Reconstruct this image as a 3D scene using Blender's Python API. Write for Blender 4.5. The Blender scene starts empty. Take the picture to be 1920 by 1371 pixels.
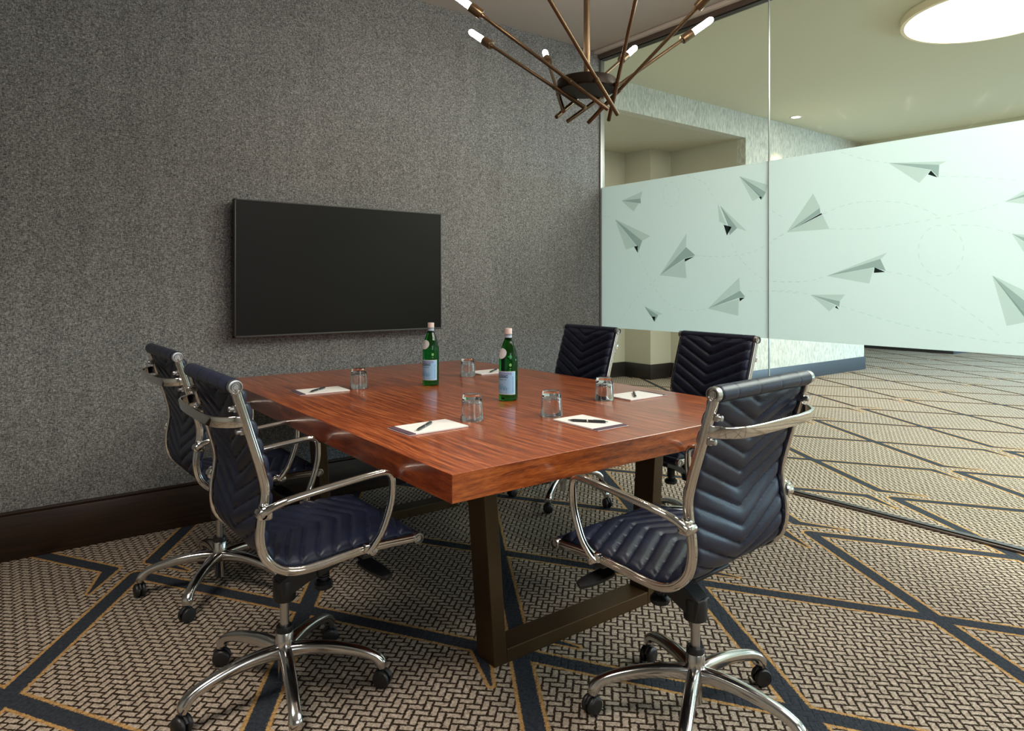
import bpy, bmesh, math, random
from mathutils import Vector, Matrix
PI = math.pi
SC = bpy.context.scene
COL = SC.collection
rng = random.Random(7)

# ------------------------------------------------------------------ helpers
class MB:
    """collects geometry; build() links it as ONE mesh object"""
    def __init__(s):
        s.v = []; s.f = []; s.m = []; s.cur = 0
    def add(s, vs, fs, mi=None):
        o = len(s.v); s.v += [tuple(p) for p in vs]
        s.f += [tuple(i + o for i in f) for f in fs]
        s.m += [s.cur if mi is None else mi] * len(fs)
        return s
    def box(s, x0, x1, y0, y1, z0, z1, mi=None):
        vs = [(x, y, z) for z in (z0, z1) for y in (y0, y1) for x in (x0, x1)]
        return s.add(vs, [(0, 2, 3, 1), (4, 5, 7, 6), (0, 1, 5, 4), (2, 6, 7, 3), (0, 4, 6, 2), (1, 3, 7, 5)], mi)
    def bbox(s, x0, x1, y0, y1, z0, z1, b=.003, seg=2, mi=None):
        bm = bmesh.new()
        bmesh.ops.create_cube(bm, size=1.0)
        for v in bm.verts:
            v.co = Vector(((x0 + x1) / 2 + v.co.x * (x1 - x0), (y0 + y1) / 2 + v.co.y * (y1 - y0), (z0 + z1) / 2 + v.co.z * (z1 - z0)))
        bmesh.ops.bevel(bm, geom=bm.edges[:], offset=b, segments=seg, profile=.5, affect='EDGES')
        bm.verts.index_update()
        s.add([v.co[:] for v in bm.verts], [[v.index for v in f.verts] for f in bm.faces], mi)
        bm.free(); return s
    def hexa(s, bot, top, mi=None):
        return s.add(list(bot) + list(top), [(3, 2, 1, 0), (4, 5, 6, 7), (0, 1, 5, 4), (1, 2, 6, 5), (2, 3, 7, 6), (3, 0, 4, 7)], mi)
    def lathe(s, prof, n=32, org=(0, 0, 0), M=None, mi=None, cap=True):
        """prof: list of (r, z); revolved about z; optional matrix"""
        vs = []; fs = []
        for (r, z) in prof:
            for k in range(n):
                a = 2 * PI * k / n
                vs.append(Vector((r * math.cos(a), r * math.sin(a), z)))
        for i in range(len(prof) - 1):
            for k in range(n):
                k2 = (k + 1) % n
                fs.append((i * n + k, i * n + k2, (i + 1) * n + k2, (i + 1) * n + k))
        if cap:
            if prof[0][0] > 1e-6: fs.append(tuple(reversed(range(n))))
            if prof[-1][0] > 1e-6: fs.append(tuple((len(prof) - 1) * n + k for k in range(n)))
        if M is not None: vs = [M @ v for v in vs]
        vs = [v + Vector(org) for v in vs]
        return s.add(vs, fs, mi)
    def cyl(s, p0, p1, r0, r1=None, n=24, bev=0.0, mi=None):
        p0 = Vector(p0); p1 = Vector(p1); d = p1 - p0; L = d.length
        if r1 is None: r1 = r0
        M = d.to_track_quat('Z', 'Y').to_matrix()
        if bev > 0:
            pr = [(r0 - bev, 0), (r0 - bev * .3, bev * .3), (r0, bev), (r1, L - bev), (r1 - bev * .3, L - bev * .3), (r1 - bev, L)]
        else:
            pr = [(r0, 0), (r1, L)]
        return s.lathe(pr, n, p0, M, mi)
    def sweep(s, path, sec, up=None, closed=False, mi=None, scales=None, side=None):
        """sweep a 2D section (list of (a,b)) along path. a is along `side` (constant vector if given), b along cross(side, T)."""
        P = [Vector(p) for p in path]; n = len(sec); N = len(P); vs = []; fs = []
        prev = None
        for i, p in enumerate(P):
            if closed: T = (P[(i + 1) % N] - P[i - 1]).normalized()
            elif i == 0: T = (P[1] - P[0]).normalized()
            elif i == N - 1: T = (P[-1] - P[-2]).normalized()
            else: T = ((P[i + 1] - p).normalized() + (p - P[i - 1]).normalized()).normalized()
            if side is not None:
                S = Vector(side); S = (S - T * S.dot(T)).normalized()
            elif prev is None:
                u = Vector(up) if up else (Vector((0, 0, 1)) if abs(T.z) < .9 else Vector((1, 0, 0)))
                S = T.cross(u).normalized()
            else:
                S = (prev - T * prev.dot(T)).normalized()
            prev = S; B = S.cross(T)
            k = scales[i] if scales else (1, 1)
            for (a, b) in sec: vs.append(p + S * a * k[0] + B * b * k[1])
        R = N if closed else N - 1
        for i in range(R):
            j = (i + 1) % N
            for k in range(n):
                k2 = (k + 1) % n
                fs.append((i * n + k, i * n + k2, j * n + k2, j * n + k))
        if not closed:
            fs.append(tuple(reversed(range(n)))); fs.append(tuple((N - 1) * n + k for k in range(n)))
        return s.add(vs, fs, mi)
    def tube(s, path, r, n=12, mi=None, **k):
        return s.sweep(path, [(r * math.cos(2 * PI * i / n), r * math.sin(2 * PI * i / n)) for i in range(n)], mi=mi, **k)
    def build(s, name, mat=None, parent=None, smooth=True, ang=35, bevel=0, fixn=True):
        me = bpy.data.meshes.new(name)
        me.from_pydata(s.v, [], s.f); me.update()
        mats = mat if isinstance(mat, (list, tuple)) else [mat]
        for m in mats:
            if m: me.materials.append(m)
        me.polygons.foreach_set('material_index', s.m)
        if fixn:
            bm = bmesh.new(); bm.from_mesh(me)
            bmesh.ops.recalc_face_normals(bm, faces=bm.faces[:]); bm.to_mesh(me); bm.free()
        if smooth:
            me.shade_smooth(); me.set_sharp_from_angle(angle=math.radians(ang))
        o = bpy.data.objects.new(name, me); COL.objects.link(o)
        if parent: o.parent = parent
        if bevel:
            b = o.modifiers.new('b', 'BEVEL'); b.width = bevel; b.segments = 2; b.limit_method = 'ANGLE'
        return o

def rrect(w, h, r, n=3):
    """rounded rect section, w,h full sizes"""
    o = []
    for (cx, cy, a0) in ((w / 2 - r, h / 2 - r, 0), (-w / 2 + r, h / 2 - r, 90), (-w / 2 + r, -h / 2 + r, 180), (w / 2 - r, -h / 2 + r, 270)):
        for i in range(n + 1):
            a = math.radians(a0 + 90 * i / n); o.append((cx + r * math.cos(a), cy + r * math.sin(a)))
    return o

def catmull(pts, per=8, closed=False):
    P = [Vector(p) for p in pts]; out = []
    n = len(P)
    for i in range(n if closed else n - 1):
        p0 = P[i - 1] if (i > 0 or closed) else P[0] * 2 - P[1]
        p1 = P[i]; p2 = P[(i + 1) % n]
        p3 = P[(i + 2) % n] if (i + 2 < n or closed) else P[-1] * 2 - P[-2]
        for k in range(per):
            t = k / per
            out.append(.5 * ((2 * p1) + (p2 - p0) * t + (2 * p0 - 5 * p1 + 4 * p2 - p3) * t * t + (3 * p1 - p0 - 3 * p2 + p3) * t ** 3))
    if not closed: out.append(P[-1])
    return out

def thing(name, label, cat, loc=(0, 0, 0), rz=0, group=None):
    o = bpy.data.objects.new(name, None); COL.objects.link(o)
    o.empty_display_size = .1
    o.location = loc; o.rotation_euler = (0, 0, rz); o['label'] = label; o['category'] = cat
    if group: o['group'] = group
    return o
def tag(o, label, cat, group=None):
    o['label'] = label; o['category'] = cat
    if group: o['group'] = group
    return o
def struct(o):
    o['kind'] = 'structure'; return o
def copy_tree(o, parent=None):
    c = o.copy(); COL.objects.link(c)
    if parent: c.parent = parent
    for ch in list(o.children): copy_tree(ch, c)
    return c

# ------------------------------------------------------------------ materials
def mat(name):
    m = bpy.data.materials.new(name); m.use_nodes = True
    nt = m.node_tree; nt.nodes.clear()
    out = nt.nodes.new('ShaderNodeOutputMaterial')
    return m, nt, out
class NB:
    def __init__(s, nt): s.nt = nt
    def n(s, t, **k):
        nd = s.nt.nodes.new(t)
        for a, b in k.items(): setattr(nd, a, b)
        return nd
    def val(s, sock, v):
        if hasattr(v, 'is_output') or isinstance(v, bpy.types.NodeSocket): s.nt.links.new(v, sock)
        else: sock.default_value = v
    def math(s, op, a, b=None, c=None, clamp=False):
        nd = s.n('ShaderNodeMath', operation=op); nd.use_clamp = clamp
        s.val(nd.inputs[0], a)
        if b is not None: s.val(nd.inputs[1], b)
        if c is not None: s.val(nd.inputs[2], c)
        return nd.outputs[0]
    def mix(s, f, a, b):
        nd = s.n('ShaderNodeMix', data_type='RGBA')
        s.val(nd.inputs[0], f); s.val(nd.inputs[6], a); s.val(nd.inputs[7], b)
        return nd.outputs[2]
    def ss(s, x, lo, hi):
        nd = s.n('ShaderNodeMapRange', interpolation_type='SMOOTHSTEP')
        s.val(nd.inputs[0], x); s.val(nd.inputs[1], lo); s.val(nd.inputs[2], hi)
        return nd.outputs[0]
    def noise(s, vec, scale, detail=2, rough=.5):
        nd = s.n('ShaderNodeTexNoise'); s.val(nd.inputs['Vector'], vec)
        nd.inputs['Scale'].default_value = scale; nd.inputs['Detail'].default_value = detail; nd.inputs['Roughness'].default_value = rough
        return nd.outputs[0]
    def obj(s): return s.n('ShaderNodeTexCoord').outputs['Object']
    def mapping(s, vec, scale=(1, 1, 1), rot=(0, 0, 0), loc=(0, 0, 0)):
        nd = s.n('ShaderNodeMapping'); s.val(nd.inputs[0], vec)
        nd.inputs['Scale'].default_value = scale; nd.inputs['Rotation'].default_value = rot; nd.inputs['Location'].default_value = loc
        return nd.outputs[0]
    def ramp(s, f, stops):
        nd = s.n('ShaderNodeValToRGB'); s.val(nd.inputs[0], f); e = nd.color_ramp.elements
        e[0].position, e[0].color = stops[0][0], (*stops[0][1], 1); e[1].position, e[1].color = stops[-1][0], (*stops[-1][1], 1)
        for p, c in stops[1:-1]:
            x = e.new(p); x.color = (*c, 1)
        return nd.outputs[0]
    def bump(s, h, dist, strength=1):
        nd = s.n('ShaderNodeBump'); s.val(nd.inputs['Height'], h); nd.inputs['Distance'].default_value = dist; nd.inputs['Strength'].default_value = strength
        return nd.outputs[0]
    def bsdf(s, col, rough=.5, metal=0, spec=None, normal=None, **k):
        nd = s.n('ShaderNodeBsdfPrincipled')
        s.val(nd.inputs['Base Color'], col if not isinstance(col, tuple) or len(col) == 4 else (*col, 1))
        s.val(nd.inputs['Roughness'], rough); nd.inputs['Metallic'].default_value = metal
        if spec is not None: nd.inputs['Specular IOR Level'].default_value = spec
        if normal is not None: s.val(nd.inputs['Normal'], normal)
        for a, b in k.items(): s.val(nd.inputs[a.replace('_', ' ')], b)
        return nd.outputs[0]
    def to(s, sh, out): s.nt.links.new(sh, out.inputs[0])
def srgb(r, g, b):
    f = lambda c: (c / 255 / 12.92) if c / 255 <= .04045 else ((c / 255 + .055) / 1.055) ** 2.4
    return (f(r), f(g), f(b))
def simple(name, col, rough=.5, metal=0, spec=None, bump=None, var=0, **k):
    m, nt, out = mat(name); b = NB(nt); n = None; c = (*col, 1)
    if bump or var:
        co = b.obj()
        if bump: n = b.bump(b.noise(co, bump[0], 3), bump[1])
        if var:
            f = b.noise(co, 6.0, 3); c = b.mix(f, tuple(x * (1 - var) for x in col) + (1,), tuple(min(1, x * (1 + var)) for x in col) + (1,))
    b.to(b.bsdf(c, rough, metal, spec, n, **k), out); return m
def emis(name, col, st):
    m, nt, out = mat(name); e = nt.nodes.new('ShaderNodeEmission'); e.inputs[0].default_value = (*col, 1); e.inputs[1].default_value = st
    nt.links.new(e.outputs[0], out.inputs[0]); return m

M = {}
M['chrome'] = simple('polished_chrome', (.66, .64, .61), .09, 1)
M['alu'] = simple('polished_aluminium', (.62, .61, .60), .16, 1)
M['satin'] = simple('satin_steel', (.5, .49, .48), .3, 1)
M['blackplastic'] = simple('black_plastic', (.012, .012, .013), .42)
M['blackmetal'] = simple('black_metal', (.014, .014, .015), .35, 0)
M['bronze'] = simple('bronze_leg_metal', srgb(80, 62, 38), .42, .55, bump=(300, .0002))
M['brass'] = simple('antique_brass', srgb(112, 92, 70), .32, .9)
M['darkbrass'] = simple('dark_bronze', srgb(48, 36, 27), .5, .6)
M['paper'] = simple('notepad_paper', (.86, .84, .81), .8)
M['padstrip'] = simple('notepad_purple_strip', srgb(92, 70, 84), .6)
M['padbase'] = simple('notepad_clear_edge', srgb(190, 176, 176), .35)
M['pen'] = simple('pen_black', (.02, .025, .03), .25)
M['pensilver'] = simple('pen_silver', (.6, .6, .6), .2, 1)
M['bezel'] = simple('tv_bezel', srgb(52, 50, 48), .45)
M['screen'] = simple('tv_screen', (.008, .0076, .0068), .4, spec=.14)
M['ceil'] = simple('ceiling_paint', srgb(168, 161, 154), .9, bump=(60, .0004))
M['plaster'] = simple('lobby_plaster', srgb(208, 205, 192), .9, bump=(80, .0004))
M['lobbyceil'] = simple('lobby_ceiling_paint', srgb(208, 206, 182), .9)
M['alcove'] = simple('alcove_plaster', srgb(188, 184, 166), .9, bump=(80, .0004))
M['backwall'] = simple('back_wall_paint', srgb(150, 146, 140), .9)
M['trimwhite'] = simple('ceiling_trim_paint', srgb(205, 196, 188), .6)
M['trimbronze'] = simple('bronze_channel', srgb(104, 92, 84), .4, .5)
M['gasket'] = simple('black_gasket', (.01, .01, .01), .5)
M['aluframe'] = simple('glass_edge_channel', srgb(140, 140, 136), .3, .6)
M['lobbybase'] = simple('lobby_baseboard_slate', srgb(58, 66, 76), .4)
M['doorgrey'] = simple('lobby_dark_panel', srgb(40, 34, 32), .4)
M['label_white'] = simple('label_white', srgb(236, 242, 246), .5)
M['label_blue'] = simple('label_pale_blue', srgb(158, 208, 246), .5, var=.05)
M['label_neck'] = simple('label_neck_blue', srgb(176, 196, 214), .5)
M['label_violet'] = simple('label_violet', srgb(150, 166, 214), .5)
M['label_grey'] = simple('label_grey', srgb(110, 140, 160), .5)
M['label_mid'] = simple('label_sky_blue', srgb(70, 160, 214), .5)
M['label_navy'] = simple('label_navy', srgb(14, 18, 30), .5)
M['label_red'] = simple('label_red', srgb(190, 50, 50), .5)
M['cap'] = simple('bottle_cap_pink', srgb(234, 212, 206), .45)
M['leaf'] = simple('bottle_pale_green', srgb(130, 190, 110), .4)

def make_specials():
    # --- woven grey wallcovering
    m, nt, out = mat('grey_woven_wallcovering'); b = NB(nt); co = b.obj()
    h = b.noise(b.mapping(co, (1, 1, 4.6)), 88, 2, .6)
    v = b.noise(b.mapping(co, (4.6, 1, 1)), 88, 2, .6)
    big = b.noise(b.mapping(co, (5, 1, .5)), 2.2, 2)
    streak = b.noise(b.mapping(co, (14, 1, .6)), 8, 1)
    f = b.math('ADD', b.math('MULTIPLY', h, .54), b.math('MULTIPLY', v, .46))
    f = b.math('ADD', f, b.math('MULTIPLY', b.math('SUBTRACT', big, .5), .05))
    f = b.math('ADD', f, b.math('MULTIPLY', b.math('SUBTRACT', streak, .5), .05))
    c = b.ramp(f, [(.36, srgb(60, 60, 60)), (.46, srgb(102, 101, 100)), (.54, srgb(132, 131, 129)), (.65, srgb(176, 175, 173))])
    b.to(b.bsdf(c, .85, 0, .2, b.bump(f, .0015)), out); M['fabric'] = m
    # --- lobby wallpaper
    m, nt, out = mat('lobby_textured_wallpaper'); b = NB(nt); co = b.obj()
    f = b.noise(b.mapping(co, (4, 4, 1)), 16, 3, .6)
    c = b.ramp(f, [(.3, srgb(166, 166, 154)), (.52, srgb(196, 195, 183)), (.75, srgb(220, 218, 206))])
    b.to(b.bsdf(c, .8, 0, .3, b.bump(f, .004)), out); M['wallpaper'] = m
    # --- dark stained wood base board (grain along local X)
    m, nt, out = mat('dark_walnut_baseboard'); b = NB(nt); co = b.obj()
    f = b.noise(b.mapping(co, (.6, 6, 9)), 7, 4, .6)
    c = b.ramp(f, [(.3, srgb(28, 17, 10)), (.6, srgb(48, 30, 19)), (.8, srgb(64, 41, 26))])
    b.to(b.bsdf(c, .36), out); M['darkwood'] = m
    # --- red walnut table (top: grain along Y, ends: along X)
    def wood(name, sc, dark, mid, light, rough):
        m, nt, out = mat(name); b = NB(nt); co = b.obj()
        w = b.noise(co, 1.7, 2)
        cv = b.n('ShaderNodeVectorMath', operation='ADD'); b.val(cv.inputs[0], co)
        cc = b.n('ShaderNodeCombineXYZ'); b.val(cc.inputs[0], b.math('MULTIPLY', w, .05)); b.val(cc.inputs[2], b.math('MULTIPLY', w, .04)); b.val(cv.inputs[1], cc.outputs[0])
        g = b.noise(b.mapping(cv.outputs[0], sc), 9, 5, .62)
        g2 = b.noise(b.mapping(cv.outputs[0], tuple(x * 3.3 for x in sc)), 14, 3, .7)
        f = b.math('ADD', b.math('MULTIPLY', g, .65), b.math('MULTIPLY', g2, .35))
        c = b.ramp(f, [(.36, dark), (.50, mid), (.63, light)])
        r = b.math('ADD', b.math('MULTIPLY', g2, .10), rough - .05)
        b.to(b.bsdf(c, r, 0, .5, b.bump(g2, .0004, .4), Coat_Weight=.45, Coat_Roughness=.12), out); return m
    M['wood_top'] = wood('red_walnut_top', (7.5, .30, 1), srgb(84, 34, 12), srgb(154, 73, 33), srgb(204, 116, 62), .30)
    M['wood_side'] = wood('red_walnut_side_edge', (1, .5, 5), srgb(70, 24, 8), srgb(112, 46, 16), srgb(144, 68, 28), .32)
    M['wood_end'] = wood('red_walnut_end_edge', (.7, 1, 6), srgb(88, 36, 10), srgb(150, 72, 26), srgb(188, 102, 44), .34)
    # --- navy leather
    m, nt, out = mat('navy_leather'); b = NB(nt); co = b.obj()
    vo = b.n('ShaderNodeTexVoronoi'); b.val(vo.inputs['Vector'], co); vo.inputs['Scale'].default_value = 420
    f = b.noise(co, 14, 3)
    c = b.ramp(f, [(.3, srgb(20, 26, 44)), (.7, srgb(30, 37, 59))])
    b.to(b.bsdf(c, .40, 0, .38, b.bump(vo.outputs[0], .0005, .5)), out); M['leather'] = m
    # --- architectural glass: transparent + fresnel mirror, slightly green
    m, nt, out = mat('clear_partition_glass'); b = NB(nt)
    fr = b.n('ShaderNodeFresnel'); fr.inputs[0].default_value = 1.45
    t = b.n('ShaderNodeBsdfTransparent'); t.inputs[0].default_value = (.955, .968, .95, 1)
    g = b.n('ShaderNodeBsdfGlossy'); g.inputs[0].default_value = (.9, .95, .92, 1); g.inputs[1].default_value = .02
    mx = b.n('ShaderNodeMixShader'); nt.links.new(b.math('MULTIPLY', fr.outputs[0], .012), mx.inputs[0]); nt.links.new(t.outputs[0], mx.inputs[1]); nt.links.new(g.outputs[0], mx.inputs[2])
    b.to(mx.outputs[0], out); M['glass'] = m
    # --- frosted film: translucent + diffuse
    m, nt, out = mat('frosted_window_film'); b = NB(nt)
    d = b.n('ShaderNodeBsdfDiffuse'); d.inputs[0].default_value = (.68, .75, .73, 1)
    t = b.n('ShaderNodeBsdfTranslucent'); t.inputs[0].default_value = (.81, .88, .87, 1)
    mx = b.n('ShaderNodeMixShader'); mx.inputs[0].default_value = .62
    nt.links.new(d.outputs[0], mx.inputs[1]); nt.links.new(t.outputs[0], mx.inputs[2]); b.to(mx.outputs[0], out); M['film'] = m
    for nm, c in (('print_light', (.80, .82, .79, 1)), ('print_mid', (.53, .57, .55, 1)), ('print_black', (.03, .035, .035, 1)), ('print_trail', (.87, .90, .88, 1))):
        m, nt, out = mat(nm); t = nt.nodes.new('ShaderNodeBsdfTransparent'); t.inputs[0].default_value = c; nt.links.new(t.outputs[0], out.inputs[0]); M[nm] = m
    # --- tableware glass
    m, nt, out = mat('tumbler_glass'); b = NB(nt)
    b.to(b.bsdf((1, 1, 1, 1), .0, 0, None, None, Transmission_Weight=1.0, IOR=1.47), out); M['tumbler'] = m
    m, nt, out = mat('green_bottle_glass'); b = NB(nt)
    b.to(b.bsdf((.012, .36, .05, 1), .02, 0, None, None, Transmission_Weight=1.0, IOR=1.38), out); M['bottle'] = m
    # --- carpet
    m, nt, out = mat('herringbone_lattice_carpet'); b = NB(nt)
    co = b.obj(); sep = b.n('ShaderNodeSeparateXYZ'); nt.links.new(co, sep.inputs[0])
    wob = b.n('ShaderNodeTexNoise'); b.val(wob.inputs['Vector'], co); wob.inputs['Scale'].default_value = 130; wob.inputs['Detail'].default_value = 2
    ws = b.n('ShaderNodeSeparateColor'); nt.links.new(wob.outputs[1], ws.inputs[0])
    X = b.math('ADD', sep.outputs[0], b.math('MULTIPLY', b.math('SUBTRACT', ws.outputs[0], .5), .010))
    Y = b.math('ADD', sep.outputs[1], b.math('MULTIPLY', b.math('SUBTRACT', ws.outputs[1], .5), .010))
    w = .02405; q = 1 / (math.sqrt(2) * w)
    U = b.math('MULTIPLY', b.math('ADD', Y, X), q); V = b.math('MULTIPLY', b.math('SUBTRACT', Y, X), q)
    fu = b.math('FLOOR', U); fv = b.math('FLOOR', V); u = b.math('SUBTRACT', U, fu); v = b.math('SUBTRACT', V, fv)
    k = b.math('FLOORED_MODULO', b.math('SUBTRACT', fu, fv), 4.0)
    hor = b.math('LESS_THAN', k, 1.5)           # 1: stick along U
    lx = b.math('ADD', u, k)                     # along for horizontal sticks
    ly = b.math('ADD', v, b.math('SUBTRACT', 3.0, k))
    def lerp(f, a, c): return b.math('ADD', b.math('MULTIPLY', f, a), b.math('MULTIPLY', b.math('SUBTRACT', 1.0, f), c))
    al = lerp(hor, lx, ly); ac = lerp(hor, v, u)
    e1 = b.math('MINIMUM', al, b.math('SUBTRACT', 2.0, al)); e2 = b.math('MINIMUM', ac, b.math('SUBTRACT', 1.0, ac))
    e = b.math('MINIMUM', b.math('MULTIPLY', e1, .9), e2)
    stick = b.ss(e, .08, .20)
    # lattice of bands
    A = .4645; B = .7525
    xm = b.math('ABSOLUTE', b.math('SUBTRACT', b.math('FLOORED_MODULO', b.math('ADD', b.math('SUBTRACT', X, .491), A), 2 * A), A))
    ym = b.math('SUBTRACT', b.math('FLOORED_MODULO', b.math('ADD', b.math('SUBTRACT', Y, 1.82), B), 2 * B), B)
    def segd(x0, y0, x1, y1, taper=None):
        dx, dy = x1 - x0, y1 - y0; L2 = dx * dx + dy * dy
        px = b.math('SUBTRACT', xm, x0); py = b.math('SUBTRACT', ym, y0)
        t = b.math('DIVIDE', b.math('ADD', b.math('MULTIPLY', px, dx), b.math('MULTIPLY', py, dy)), L2, clamp=True)
        ex = b.math('SUBTRACT', px, b.math('MULTIPLY', t, dx)); ey = b.math('SUBTRACT', py, b.math('MULTIPLY', t, dy))
        d = b.math('SQRT', b.math('ADD', b.math('MULTIPLY', ex, ex), b.math('MULTIPLY', ey, ey)))
        if taper: d = b.math('ADD', d, b.math('MULTIPLY', t, taper))
        return d
    d = b.math('MINIMUM', segd(0, 0, A, -B), segd(.082, .122, A, B))
    d = b.math('MINIMUM', d, segd(.085, .118, .185, -.09, .026))
    d = b.math('ADD', d, b.math('MULTIPLY', b.math('SUBTRACT', b.noise(co, 260, 2, .7), .5), .014))
    navy = b.math('SUBTRACT', 1.0, b.ss(d, .0285, .0315)); gold = b.math('SUBTRACT', 1.0, b.ss(d, .0390, .0445))
    pile = b.noise(co, 420, 2, .7); pile2 = b.noise(co, 90, 2, .6)
    pf = b.math('ADD', b.math('MULTIPLY', pile, .6), b.math('MULTIPLY', pile2, .4))
    taupe = b.ramp(pf, [(.36, srgb(114, 101, 88)), (.5, srgb(168, 154, 138)), (.64, srgb(220, 207, 190))])
    brown = b.ramp(pf, [(.3, srgb(24, 17, 12)), (.7, srgb(64, 50, 38))])
    navyc = b.ramp(pf, [(.3, srgb(24, 28, 35)), (.7, srgb(68, 74, 82))])
    goldc = b.ramp(pf, [(.34, srgb(118, 86, 50)), (.66, srgb(222, 178, 114))])
    c = b.mix(stick, brown, taupe); c = b.mix(gold, c, goldc); c = b.mix(navy, c, navyc)
    hgt = b.math('ADD', b.math('MULTIPLY', stick, .7), b.math('MULTIPLY', pf, .9))
    b.to(b.bsdf(c, .95, 0, .12, b.bump(hgt, .004, .8)), out); M['carpet'] = m
make_specials()
M['bulb'] = emis('lit_bulb_glass', (1.0, .86, .70), 105)
M['disc'] = emis('lit_disc_diffuser', (1.0, .93, .78), 5.0)
M['spot'] = emis('lit_downlight_lens', (1.0, .86, .66), 12)
PLANES_L= [[(0, [(3.631, 1.897), (3.422, 1.945), (3.439, 1.894)]), (1, [(3.631, 1.897), (3.439, 1.894), (3.437, 1.858)]), (0, [(3.631, 1.897), (3.458, 1.862), (3.508, 1.803)])], [(0, [(3.699, 1.76), (3.344, 1.61), (3.424, 1.58)]), (1, [(3.699, 1.76), (3.424, 1.58), (3.463, 1.531)]), (0, [(3.699, 1.76), (3.484, 1.544), (3.586, 1.52)]), (1, [(3.463, 1.531), (3.424, 1.58), (3.465, 1.491)]), (2, [(3.504, 1.541), (3.467, 1.544), (3.467, 1.491)])], [(0, [(3.256, 1.323), (3.018, 1.61), (3.023, 1.519)]), (1, [(3.256, 1.323), (3.023, 1.516), (2.944, 1.456), (3.033, 1.437)]), (0, [(3.256, 1.323), (3.033, 1.432), (3.018, 1.299)]), (2, [(3.033, 1.434), (2.95, 1.449), (3.033, 1.414)])], [(0, [(2.764, 1.797), (2.697, 1.647), (2.751, 1.673)]), (1, [(2.744, 1.777), (2.615, 1.62), (2.672, 1.577), (2.684, 1.646)]), (0, [(2.744, 1.777), (2.543, 1.595), (2.615, 1.62)]), (2, [(2.717, 1.649), (2.656, 1.63), (2.692, 1.576)])], [(0, [(2.599, 1.953), (2.394, 1.872), (2.409, 1.833)]), (1, [(2.599, 1.953), (2.409, 1.83), (2.435, 1.789)]), (0, [(2.599, 1.953), (2.445, 1.807), (2.501, 1.782)]), (2, [(2.458, 1.804), (2.439, 1.806), (2.441, 1.784)])], [(0, [(3.401, 1.095), (3.226, 1.044), (3.27, 1.038)]), (1, [(3.401, 1.095), (3.27, 1.035), (3.303, 0.986)]), (0, [(3.401, 1.095), (3.317, 1.025), (3.344, 1.021)]), (2, [(3.334, 1.022), (3.297, 1.023), (3.307, 0.986)])], [(0, [(2.842, 1.094), (2.599, 1.301), (2.594, 1.22)]), (1, [(2.842, 1.094), (2.594, 1.217), (2.556, 1.178), (2.602, 1.17)]), (0, [(2.842, 1.094), (2.602, 1.163), (2.607, 1.054)]), (2, [(2.599, 1.169), (2.559, 1.172), (2.595, 1.147)])]]
PLANES_R= [[(0, [(2.27, 1.571), (2.103, 1.788), (2.06, 1.703)]), (1, [(2.27, 1.571), (2.062, 1.701), (2.059, 1.669)]), (2, [(2.226, 1.59), (2.054, 1.669), (2.047, 1.662)]), (0, [(2.27, 1.571), (2.047, 1.66), (2.005, 1.574)])], [(0, [(1.681, 1.907), (1.399, 1.875), (1.436, 1.862)]), (1, [(1.681, 1.907), (1.434, 1.862), (1.438, 1.799), (1.473, 1.842)]), (0, [(1.681, 1.907), (1.473, 1.84), (1.528, 1.781)]), (2, [(1.473, 1.839), (1.442, 1.799), (1.487, 1.82)])], [(0, [(2.021, 1.304), (1.688, 1.426), (1.718, 1.394)]), (1, [(2.021, 1.304), (1.723, 1.393), (1.694, 1.328), (1.755, 1.348)]), (0, [(2.021, 1.304), (1.757, 1.345), (1.782, 1.26)]), (2, [(1.753, 1.348), (1.697, 1.322), (1.757, 1.318)])], [(0, [(2.118, 1.195), (1.915, 1.198), (1.944, 1.162)]), (1, [(2.118, 1.195), (1.944, 1.16), (1.948, 1.128), (1.964, 1.137)]), (0, [(2.118, 1.195), (1.97, 1.135), (2.006, 1.1)]), (2, [(1.964, 1.134), (1.95, 1.113), (1.973, 1.124)])], [(0, [(1.153, 1.647), (0.99, 1.742), (0.986, 1.709)]), (1, [(1.153, 1.647), (0.986, 1.707), (0.975, 1.676), (1.005, 1.675)]), (0, [(1.153, 1.647), (1.005, 1.672), (1.012, 1.615)]), (2, [(1.005, 1.674), (0.976, 1.672), (1.003, 1.66)])], [(0, [(1.125, 1.494), (1.012, 1.476), (1.027, 1.454)]), (1, [(1.125, 1.494), (1.027, 1.452), (1.031, 1.417)]), (0, [(1.125, 1.494), (1.043, 1.422), (1.07, 1.39)]), (2, [(1.041, 1.422), (1.03, 1.407), (1.05, 1.405)])], [(0, [(1.204, 1.298), (0.916, 1.136), (0.975, 1.089)]), (1, [(1.204, 1.298), (0.975, 1.087), (1.012, 1.004)]), (0, [(1.204, 1.298), (1.05, 1.085), (1.145, 1.058)]), (2, [(1.046, 1.086), (1.016, 1.078), (1.016, 1.003)])]]
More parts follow.
